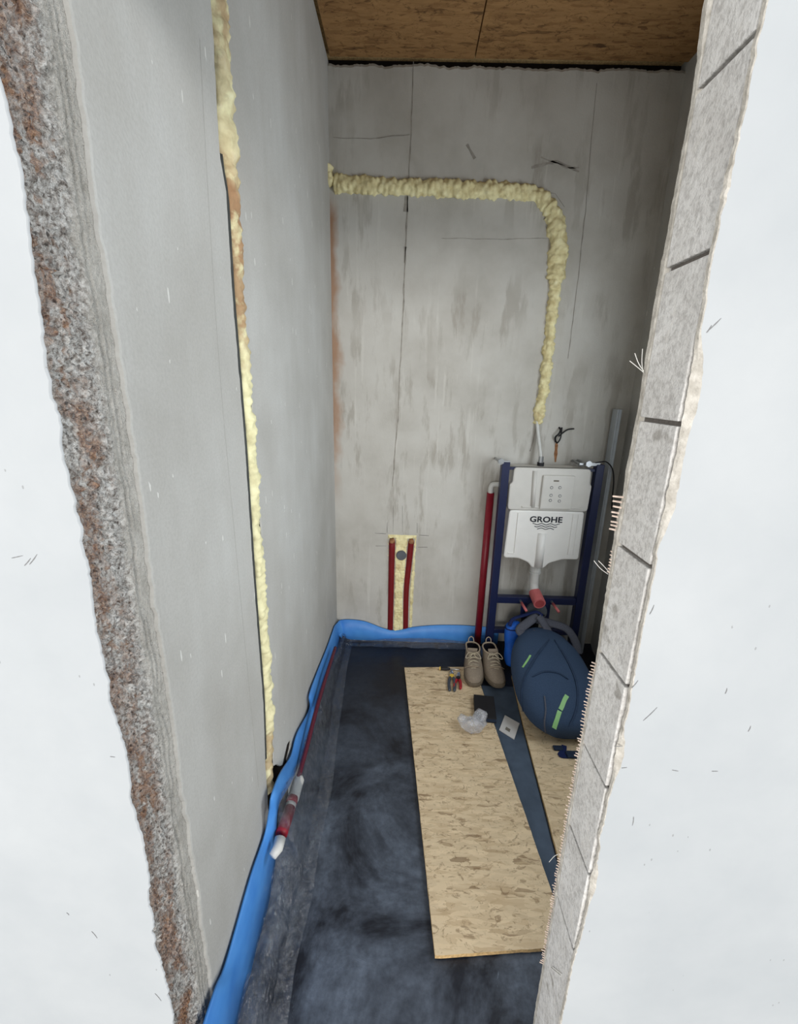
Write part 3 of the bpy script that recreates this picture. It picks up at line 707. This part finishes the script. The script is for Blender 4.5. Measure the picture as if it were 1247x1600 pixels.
# access box on the upper part and ribs
MB().box((0.735, 2.272, 0.944), (0.905, 2.290, 1.130)).build('access_box', M['tank_cover'], tank, bevel=0.006)
for i, (px, py) in enumerate([(862, 762), (875, 762), (861, 774), (875, 775), (860, 782), (874, 783)]):
    p = atY(px, py, 2.2715); MB().tube([p, p+Vector((0, .004, 0))], 0.0085, 10).build('clip', M['grey_plastic'], tank)
    MB().tube([p+Vector((0, -.001, 0)), p+Vector((0, .003, 0))], 0.0055, 10).build('clip_boss', M['tank_cover'], tank)
p = atY(869.5, 751.5, 2.2715); MB().box((p.x-.014, p.y-.0008, p.z-.004), (p.x+.014, p.y+.002, p.z+.004)).build('slot', M['print_grey'], tank)
for a, b in (((0.640, 0.948), (0.735, 0.956)), ((0.905, 0.948), (0.965, 0.956))):
    MB().box((a[0], 2.280, a[1]), (b[0], 2.288, b[1])).build('ledge', M['tank_cover'], tank, bevel=0.002)
MB().tube([(0.700, 2.286, 0.95), (0.692, 2.286, 1.15)], 0.012, 10).build('rib', M['tank_cover'], tank, smooth=True)
MB().tube([(0.772, 2.296, 0.60), (0.772, 2.296, 0.800)], 0.024, 14).build('rib', M['tank_white'], tank, smooth=True)
MB().box((0.625, 2.287, 0.680), (0.631, 2.294, 0.915)).build('rib', M['tank_white'], tank, bevel=0.002)
MB().box((0.592, 2.287, 0.676), (0.630, 2.294, 0.682)).build('rib', M['tank_white'], tank, bevel=0.002)
MB().box((0.925, 2.287, 0.680), (0.945, 2.296, 0.915)).build('rib', M['tank_white'], tank, bevel=0.003)
MB().box((0.955, 2.289, 0.680), (0.959, 2.294, 0.915)).build('rib', M['tank_white'], tank, bevel=0.001)
# maker's lettering and waves
tc = bpy.data.curves.new('lettering', 'FONT'); tc.body = 'GROHE'; tc.size = 0.062; tc.align_x = 'CENTER'; tc.extrude = 0.0004; tc.offset = 0.0016; tc.space_character = 1.04
to = bpy.data.objects.new('lettering_tmp', tc); COL.objects.link(to)
dg = bpy.context.evaluated_depsgraph_get(); me = bpy.data.meshes.new_from_object(to.evaluated_get(dg)); bpy.data.objects.remove(to)
me.transform(Matrix.Translation((0.783, 2.2905, 0.866)) @ Matrix.Rotation(math.radians(90), 4, 'X') @ Matrix.Diagonal((0.83, 0.72, 1, 1)))
me.materials.clear(); me.materials.append(M['print_black']); me.name = 'lettering'
lo_ = bpy.data.objects.new('lettering', me); COL.objects.link(lo_); adopt(lo_, tank)
for k, (hw, z) in enumerate(((0.074, 0.854), (0.062, 0.841), (0.046, 0.828))):
    P = [(0.786+hw*(2*i/30-1), 2.2915, z+0.0036*math.cos((2*i/30-1)*hw*128+math.pi)) for i in range(31)]
    MB().ribbon(P, (0, -1, 0), 0.0036, 0.0014).build('wave_mark', M['print_black'], tank)
# flush pipe and pink plug
fp_ = smooth_path([(0.771, 2.335, 0.60), (0.771, 2.335, 0.53), (0.771, 2.33, 0.47), (0.774, 2.30, 0.425)], 6)
MB().tube(fp_, 0.0265, 16).build('flush_pipe', M['white_plastic'], root, smooth=True)
MB().tube([(0.771, 2.335, 0.555), (0.771, 2.335, 0.600)], 0.031, 16).tube([(0.771, 2.335, 0.545), (0.771, 2.335, 0.553)], 0.033, 16).build('collar', M['white_plastic'], root)
c0 = Vector((0.776, 2.300, 0.428)); ax = Vector((0.05, -1, -0.25)).normalized()
pk = MB().tube([c0-ax*.01, c0+ax*0.085], 0.034, 20).build('transport_plug', M['pink_plastic'], root, smooth=False)
MB().tube([c0+ax*0.0855, c0+ax*0.0865], 0.026, 20).build('plug_face', M['pink_dark'], pk)
for px in (0.692, 0.872):
    b_ = MB().tube([(px, fy1, 0.388), (px, fy0-0.02, 0.386)], 0.007, 8).build('threaded_rod', M['zinc'], root)
    MB().tube([(px, fy0-0.018, 0.386), (px+0.008, fy0-0.10, 0.378)], 0.0075, 8).build('rod_sleeve', M['pink_plastic'], b_, smooth=True)
MB().tube(smooth_path([(0.785, 2.36, 0.10), (0.785, 2.36, 0.25), (0.785, 2.33, 0.31), (0.785, 2.27, 0.325)], 5), 0.052, 18).build('drain_elbow', M['black_rubber'], root, smooth=True)
MB().tube([(0.785, 2.285, 0.325), (0.785, 2.268, 0.325)], 0.062, 20).build('drain_collar', M['grey_plastic'], root)
MB().box((0.70, fy0+.004, 0.275), (0.87, fy0+.014, 0.366)).build('drain_bracket', M['navy_steel'], root, bevel=0.002)

# white supply pipe from the foam into the cistern
root = thing('supply_pipe', 'thin white water pipe from the foam down into the cistern top', 'pipe', (0.75, 2.38, 1.17))
P = smooth_path([atY(839, 655, 2.425), atY(841, 680, 2.405), atY(844, 705, 2.38), atY(845, 722, 2.36)], 6)
MB().tube(P, 0.0095, 12).build('hose', M['white_plastic'], root, smooth=True)
e = P[-1]
MB().tube([e+Vector((0, 0, .03)), e+Vector((0, 0, -.004))], 0.0135, 8).build('union_nut', M['zinc'], root)
MB().tube([e+Vector((0, 0, -.002)), Vector((e.x, e.y, 1.163))], 0.019, 12).build('gasket', M['black_rubber'], root)

# red vertical pipe with white elbow
root = thing('riser_pipe', 'tall red pipe with white elbow standing left of the toilet frame', 'pipe', (0.485, 2.385, 0))
MB().tube([(0.483, 2.388, 0.004), (0.487, 2.388, 1.0)], 0.021, 16).build('insulation', M['red_pipe'], root, smooth=True)
MB().tube(smooth_path([(0.487, 2.388, 0.998), (0.487, 2.388, 1.03), (0.497, 2.388, 1.048), (0.53, 2.388, 1.05), (0.57, 2.388, 1.05)], 5), 0.015, 12).build('elbow', M['white_plastic'], root, smooth=True)

# aluminium rail
root = thing('aluminium_rail', 'long aluminium straightedge standing upright in the right back corner', 'rail', (1.13, 2.40, 0))
MB().box((1.112, 2.362, 0.004), (1.135, 2.424, 1.475)).build('bar', M['aluminium'], root, bevel=0.002)
MB().box((1.117, 2.3605, 0.004), (1.120, 2.3625, 1.475)).build('groove_lip', M['zinc'], root)
# cables
P = smooth_path([atY(921, 725, 2.30), atY(938, 722, 2.29), atY(948, 722, 2.32), atY(957, 733, 2.34), atY(959, 752, 2.36), atY(957, 775, 2.39), atY(956, 795, 2.41)], 6)
o = MB().tube(P, 0.0035, 8).build('cable', M['black_rubber'], smooth=True); o['label'] = 'thin dark cable looping from the top of the toilet frame to the right'; o['category'] = 'cable'
root = thing('wall_cable', 'dark twisted cable ends poking from the back wall above the cistern', 'cable', atY(874, 690, YB))
MB().tube(smooth_path([atY(868, 690, YB), atY(868, 683, YB-.02), atY(873, 678, YB-.03), atY(876, 672, YB-.02), atY(874, 668, YB)], 5), 0.005, 8).build('loop', M['black_rubber'], root, smooth=True)
MB().tube(smooth_path([atY(873, 682, YB-.01), atY(880, 676, YB-.015), atY(888, 671, YB-.012), atY(897, 670, YB-.003)], 5), 0.0038, 8).build('tail', M['black_rubber'], root, smooth=True)
MB().tube(smooth_path([atY(869, 690, YB-.01), atY(871, 692, YB-.02), atY(876, 684, YB-.02), atY(878, 668, YB-.004)], 5), 0.004, 8).build('tail', M['black_rubber'], root, smooth=True)

# ------------------------------------------------------------------ boards on the floor
def slab(name, pts, z0, z1, mats, label, cat, jag=0.0):
    n = len(pts); mb = MB(); Q = []
    for a, b in zip(pts, pts[1:]+pts[:1]):
        a = Vector(a); b = Vector(b); m_ = max(1, int((b-a).length/0.02)) if jag else 1
        for k in range(m_):
            q = a.lerp(b, k/m_); q += Vector((noise.noise(Vector((q.x*60, q.y*60, 1))), noise.noise(Vector((q.x*60, q.y*60, 5)))))*jag; Q.append(q)
    n = len(Q)
    mb.add([(q.x, q.y, z0) for q in Q]+[(q.x, q.y, z1) for q in Q], [tuple(range(n-1, -1, -1)), tuple(range(n, 2*n))])
    mb.add([(q.x, q.y, z0) for q in Q]+[(q.x, q.y, z1) for q in Q], [(i, (i+1) % n, n+(i+1) % n, n+i) for i in range(n)], 1)
    o = mb.build(name, mats); o['label'] = label; o['category'] = cat; return o
slab('osb_board', [(0.030, 2.142), (0.124, 0.834), (0.518, 0.868), (0.434, 2.170)], 0.005, 0.018, [M['osb_floor'], M['osb_edge']], 'long narrow board of pressed wood strands lying in the middle of the floor', 'wood board', 0.0015)
slab('osb_board', [(0.632, 2.10), (0.601, 1.70), (0.560, 1.02), (0.550, 0.86), (1.03, 0.84), (1.11, 2.06)], 0.005, 0.018, [M['osb_floor'], M['osb_edge']], 'wood strand board under the backpack on the right, behind the jamb', 'wood board', 0.0015)
slab('gap_haze_strip', [(0.450, 2.02), (0.470, 1.62), (0.522, 0.875), (0.546, 0.875), (0.556, 1.05), (0.600, 1.75), (0.625, 2.02)], 0.0045, 0.0065, [M['haze_strip'], M['haze_strip']], 'hazed slate strip standing in for the floor sheet between the two wood boards', 'strip')  # floor sheet seen in the gap, lens haze painted into its colour

# ------------------------------------------------------------------ shoes
def shoe(label, toe, heel, side):
    toe = Vector(toe); heel = Vector(heel); L = (toe-heel).length; d = (toe-heel)/L; s = Vector((-d.y, d.x, 0)); z0 = heel.z
    root = thing('shoe', label, 'shoe', heel, 'pair of shoes')
    def P(u, v, z): return heel+d*(u*L)+s*(v*side*1.17)+Vector((0, 0, z))
    def ring(z, u0, u1, wf, wb, n=28):
        r = []
        for k in range(n):
            a = 2*math.pi*k/n; cu, sv = math.cos(a), math.sin(a)
            u = (u0+u1)/2+(u1-u0)/2*(abs(cu)**0.8)*(1 if cu > 0 else -1)
            f_ = (u-u0)/max(1e-6, u1-u0)
            wd = wb+(wf-wb)*(0.5-0.5*math.cos(math.pi*min(1, f_*1.15)))
            r.append(P(u, wd*(abs(sv)**0.75)*(1 if sv > 0 else -1)+0.006*math.sin(math.pi*f_), z))
        return r
    MB().loft([ring(0.0, .01, .99, .046, .034), ring(0.004, 0, 1.0, .049, .037), ring(0.018, 0, 1.005, .050, .038), ring(0.026, .0, .995, .049, .037)]).build('sole', M['sole'], root, smooth=False)
    up = [ring(0.024, .01, .985, .046, .034), ring(0.040, .0, .975, .046, .036), ring(0.056, .0, .90, .043, .036), ring(0.068, .005, .76, .039, .035), ring(0.082, .01, .62, .036, .034), ring(0.096, .015, .50, .034, .034), ring(0.106, .015, .44, .033, .034)]
    MB().loft(up, cap0=False, cap1=False).build('upper', M['suede'], root, smooth=True)
    MB().loft([ring(0.106, .015, .44, .033, .034), ring(0.108, .03, .42, .029, .031), ring(0.09, .03, .42, .027, .029), ring(0.055, .03, .45, .026, .028)], cap0=False).build('lining', M['lining'], root, smooth=True)
    rim = ring(0.107, .02, .43, .032, .0335); MB().tube(rim+[rim[0]], 0.0045, 8).build('collar', M['suede_light'], root, smooth=True)
    # heel loop, tongue, laces
    hp = [P(.03, -.012, .10), P(.0, -.012, .125), P(-.01, 0, .138), P(.0, .012, .125), P(.03, .012, .10)]
    MB().tube(smooth_path(hp, 5), 0.003, 6).build('heel_loop', M['suede_light'], root, smooth=True)
    MB().loft([[P(.40, -.02, .100), P(.40, .02, .100), P(.40, .02, .106), P(.40, -.02, .106)], [P(.36, -.024, .122), P(.36, .024, .122), P(.355, .024, .127), P(.355, -.024, .127)]]).build('tongue', M['suede'], root, bevel=.002)
    for i in range(5):
        u = .46+.062*i; z = .109-.0105*i; w_ = .022+.001*i
        MB().tube(smooth_path([P(u, -w_, z-.004), P(u+.02, 0, z+.004), P(u+.01, w_, z-.004)], 4), 0.0023, 6).build('lace', M['lace'], root, smooth=True)
        MB().tube(smooth_path([P(u+.045, -w_, z-.010), P(u+.02, 0, z+.005), P(u, w_, z-.004)], 4), 0.0023, 6).build('lace', M['lace'], root, smooth=True)
    for sg in (-1, 1):
        MB().tube(smooth_path([P(.46, 0, .114), P(.50, sg*.022, .122), P(.58, sg*.036, .104), P(.56, sg*.018, .104), P(.47, 0, .114)], 5), 0.0022, 6).build('lace', M['lace'], root, smooth=True)
    tc_ = [ring(0.027, .86, .99, .047, .047, 20), ring(0.043, .84, .979, .0455, .0455, 20)]
    MB().ribbon(smooth_path([P(.66, -.041, .053), P(.72, -.02, .078), P(.73, 0, .081), P(.72, .02, .078), P(.66, .041, .053)], 5), [d*.3+Vector((0, 0, 1))]*21, 0.006, 0.0025).build('toe_seam', M['suede_light'], root)
shoe('tan lace-up shoe on the left of the pair, nearest the hand tools', (0.404, 1.985, 0.018), (0.420, 2.262, 0.018), 1)
shoe('tan lace-up shoe on the right of the pair, beside the backpack', (0.540, 1.985, 0.018), (0.522, 2.262, 0.018), -1)

# ------------------------------------------------------------------ hand tools
def pliers(label, base, ang, grip, joint, L=0.15):
    root = thing('pliers', label, 'pliers', base, 'hand tools'); B = Vector(base); c_, s_ = math.cos(ang), math.sin(ang)
    def P(u, v, z=0.010): return B+Vector((c_*u-s_*v, s_*u+c_*v, z))
    for sg in (-1, 1):
        MB().tube(smooth_path([P(0.0, sg*.004), P(.03, sg*.013), P(.07, sg*.016), P(L*.7, sg*.012)], 6), [.006]*3+[.0085]*15+[.006], 10).build('handle', M[grip], root, smooth=True)
        MB().tube([P(-.005, sg*.003), P(-.03, sg*.005), P(-.055, sg*.002)], [.008, .007, .003], 6).build('jaw', M['tool_steel'], root)
    MB().tube([P(0, 0, .002), P(0, 0, .019)], 0.012, 14).build('joint', M[joint], root)
def driver(label, base, ang, grip, tip):
    root = thing('screwdriver', label, 'screwdriver', base, 'hand tools'); B = Vector(base); c_, s_ = math.cos(ang), math.sin(ang)
    def P(u, z=0.011): return B+Vector((c_*u*.72, s_*u*.72, z))
    MB().tube([P(0), P(.006), P(.05), P(.07), P(.078)], [.007, .0105, .0105, .008, .005], 10).build('handle', M[grip], root, smooth=True)
    MB().tube([P(.076), P(.15), P(.158)], [.0032, .0032, .001], 8).build('shaft', M['tool_steel'], root, smooth=True)
    MB().tube([P(-.004), P(.008)], 0.0095, 10).build('end_cap', M[tip], root)
pliers('grey handled pliers with a yellow joint lying on the wood board', (0.292, 2.062, 0.018), math.radians(-95), 'tool_grip', 'tool_yellow', 0.17)
pliers('red handled pliers lying between the grey pliers and the shoes', (0.326, 2.045, 0.018), math.radians(-100), 'tool_red', 'black_rubber', 0.11)
driver('screwdriver with yellow end cap lying behind the pliers on the board', (0.232, 2.130, 0.018), math.radians(-4), 'black_rubber', 'tool_yellow')

# ------------------------------------------------------------------ small things in front of the backpack
root = thing('notebook', 'black notebook with a dark cover lying beside the shoes', 'notebook', (0.43, 1.81, 0.018))
R_ = Matrix.Rotation(math.radians(-6), 4, 'Z'); C_ = Vector((0.432, 1.815, 0.018))
def rbox(a, b): 
    mb = MB().box(a, b); mb.v = [tuple(R_ @ Vector(p)+C_) for p in mb.v]; return mb
rbox((-0.050, -0.080, 0.0), (0.050, 0.080, 0.004)).build('cover', M['black_rubber'], root, bevel=.001)
rbox((-0.046, -0.077, 0.004), (0.047, 0.077, 0.022)).build('page_block', M['pack_dark'], root)
rbox((-0.050, -0.080, 0.022), (0.050, 0.080, 0.027)).build('cover', M['black_rubber'], root, bevel=.001)
rbox((-0.052, -0.080, 0.0), (-0.049, 0.080, 0.027)).build('spine', M['black_rubber'], root)
root = thing('printed_card', 'white printed card lying on the hazed stand-in strip beside the notebook', 'card', (0.534, 1.715, 0.008))
cor = [atZ(px, py, 0.012) for px, py in ((789, 1117), (812, 1130), (803.5, 1155), (780, 1140))]
mb = MB(); mb.add([(p.x, p.y, 0.0075) for p in cor]+[(p.x, p.y, 0.012) for p in cor], [(0, 1, 2, 3), (7, 6, 5, 4), (0, 1, 5, 4), (1, 2, 6, 5), (2, 3, 7, 6), (3, 0, 4, 7)])
mb.build('sheet', M['card'], root, bevel=0.001)
def cq(u, v): return cor[0].lerp(cor[1], u).lerp(cor[3].lerp(cor[2], u), v)
mb = MB(); q = [cq(.32, .62), cq(.62, .62), cq(.62, .80), cq(.32, .80)]
mb.add([(p.x, p.y, .0125) for p in q], [(0, 1, 2, 3)]).build('print_patch', M['print_grey'], root)
# crumpled clear bag
mb = MB(); rings = []
cb_ = Vector((0.352, 1.690, 0.018))
for i in range(15):
    ph = math.pi*i/14; ring = []
    for k in range(30):
        a = 2*math.pi*k/30; p = Vector((math.cos(a)*math.sin(ph)*.044, math.sin(a)*math.sin(ph)*.056, (1-math.cos(ph))*0.026))
        q = 1+0.75*noise.noise(p*30+Vector((4, 1, 7)))+0.3*abs(noise.noise(p*60))
        ring.append(cb_+Vector((p.x*q*(1+.3*(math.cos(a) > 0)), p.y*q, max(0.001, p.z*q*1.15))))
    rings.append(ring)
o = MB().loft(rings).build('plastic_bag', M['clear_bag'], smooth=True); o['label'] = 'crumpled clear plastic bag lying against the front of the notebook'; o['category'] = 'plastic bag'

# ------------------------------------------------------------------ backpack and the blue bag
root = thing('backpack', 'dark slate backpack with lime reflective stripes leaning on the toilet frame', 'backpack', (0.77, 1.85, 0.018))
rings = []; NB = 26; NK = 40
A = Vector((0.768, 1.625, 0.108)); B = Vector((0.775, 2.190, 0.235))
ax = (B-A).normalized(); sd = Vector((1, 0, 0)); nn = sd.cross(ax).normalized()
for i in range(NB+1):
    s = i/NB
    prof = max(0.0, 1-abs(2*s-0.93)**2.6)**0.5 if s < 0.465 else max(0.0, 1-abs((s-0.465)/0.535)**2.4)**0.55
    c_ = A.lerp(B, s)+ax*(0.03*(2*s-1))
    hw = 0.205*prof*(1-0.13*s)+0.004; ht = (0.098*prof+0.004)
    ring = []
    for k in range(NK):
        a = 2*math.pi*k/NK; ca, sa = math.cos(a), math.sin(a)
        x = hw*abs(ca)**0.85*(1 if ca > 0 else -1); h = ht*abs(sa)**0.85*(1 if sa > 0 else -1)
        p = c_+sd*x+nn*h
        p += nn*0.008*noise.noise(p*11)*prof
        p.z = max(p.z, 0.0195)
        ring.append(p)
    rings.append(ring)
body = MB().loft(rings).build('body', M['pack_fabric'], root, smooth=True)
bvh = BVHTree.FromPolygons([tuple(p) for r in rings for p in r], [tuple(f) for f in [(i*NK+j, i*NK+(j+1) % NK, (i+1)*NK+(j+1) % NK, (i+1)*NK+j) for i in range(NB) for j in range(NK)]])
def on_pack(px, py, off=0.002):
    r = ray(px, py).normalized(); h = bvh.ray_cast(CAM, r)
    if h[0] is None: return None, None
    nr = h[1] if h[1].dot(r) < 0 else -h[1]
    return h[0]+nr*off, nr
def surf(pts, width, thick, name, mat, parent, off=0.001):
    P = []; N = []
    Q = smooth_path([(a, b, 0) for a, b in pts], 6)
    for q in Q:
        p, nr = on_pack(q.x, q.y, off)
        if p is not None: P.append(p); N.append(nr)
    if len(P) < 2: return
    wd = [width*(min(1, .35+.65*min(i, len(P)-1-i)/3)) for i in range(len(P))] if name == 'seam_piping' else width
    MB().ribbon(P, N, wd, thick).build(name, M[mat], parent, smooth=False)
surf([(886, 1087), (882, 1094), (878, 1104), (875.5, 1109)], 0.019, 0.0015, 'reflector', 'lime', root)
surf([(874.5, 1111), (871, 1122), (866, 1138), (863.5, 1152)], 0.019, 0.0015, 'reflector', 'lime', root)
surf([(829, 1024), (825, 1031), (817, 1043)], 0.010, 0.0015, 'reflector', 'lime', root)
surf([(858, 1000), (836, 1030), (818, 1065), (816, 1100), (826, 1132), (845, 1152)], 0.010, 0.004, 'seam_piping', 'pack_seam', root)
surf([(866, 1000), (885, 1030), (900, 1065), (902, 1100), (892, 1130), (872, 1150)], 0.010, 0.004, 'seam_piping', 'pack_seam', root)
surf([(851, 1088), (853, 1110), (851, 1130), (854, 1150)], 0.006, 0.003, 'zip', 'strap_grey', root)
surf([(832, 1058), (850, 1050), (872, 1052), (888, 1062)], 0.009, 0.004, 'seam_piping', 'pack_seam', root)
# padded shoulder straps, carrying loop and trailing belt
def padded(P, wdt, th, name, mat):
    P = smooth_path(P, 6); MB().tube(P, wdt, 10, flat=th/wdt, up=(0.1, -.5, 1)).build(name, M[mat], root, smooth=True)
padded([atY(842, 962, 2.20), atY(852, 978, 2.17), atY(862, 995, 2.14), atY(872, 1005, 2.12)], 0.024, 0.010, 'shoulder_strap', 'strap_grey')
padded([atY(838, 968, 2.22), atY(862, 974, 2.20), atY(886, 983, 2.17), atY(899, 1003, 2.13), atY(903, 1022, 2.09)], 0.026, 0.011, 'shoulder_strap', 'strap_grey')
padded([atY(840, 962, 2.215), atY(826, 972, 2.20), atY(812, 985, 2.16), atY(824, 994, 2.12), atY(838, 990, 2.12)], 0.026, 0.012, 'shoulder_strap', 'strap_grey')
MB().tube(smooth_path([atY(796, 978, 2.20), atY(802, 967, 2.22), atY(820, 961, 2.23), atY(838, 956, 2.22), atY(848, 962, 2.20)], 6), 0.011, 8, flat=.4, up=(0, -.3, 1)).build('carry_loop', M['navy_web'], root, smooth=True)
bl_ = MB().ribbon(smooth_path([(0.752, 1.600, .026), (0.742, 1.575, .022), (0.72, 1.55, .0205), (0.765, 1.548, .0205), (0.80, 1.565, .021)], 6), (0, 0, 1), 0.022, 0.003).build('belt_strap', M['navy_web'], root)
p = MB().box((0.745, 1.535, 0.020), (0.80, 1.570, 0.031)).build('buckle', M['pack_dark'], root, bevel=.003)
MB().box((0.700, 1.575, 0.020), (0.742, 1.600, 0.029)).build('buckle', M['pack_dark'], root, bevel=.003)

rings = []
for i in range(17):
    u = i/16; z = 0.0195+0.262*u; k_ = (1-abs(2*u-1)**5)**0.3 if 0 < u < 1 else 0.35
    cx_ = 0.662+0.004*math.sin(u*5); cy_ = 2.185+0.045*u; ring = []
    for k in range(28):
        a = 2*math.pi*k/28; ca, sa = math.cos(a), math.sin(a)
        p = Vector((cx_+0.060*k_*abs(ca)**.7*(1 if ca > 0 else -1), cy_+0.036*k_*abs(sa)**.7*(1 if sa > 0 else -1), z))
        p += Vector((0.3, -1, 0))*0.007*noise.noise(p*16); ring.append(p)
    rings.append(ring)
root = thing('blue_pouch', 'bright blue soft bag squeezed between the shoes and the backpack', 'bag', (0.66, 2.19, 0.018))
MB().loft(rings).build('body', M['blue_bag'], root, smooth=True)
MB().tube(rings[14]+[rings[14][0]], 0.004, 6).build('drawstring', M['navy_web'], root, smooth=True)
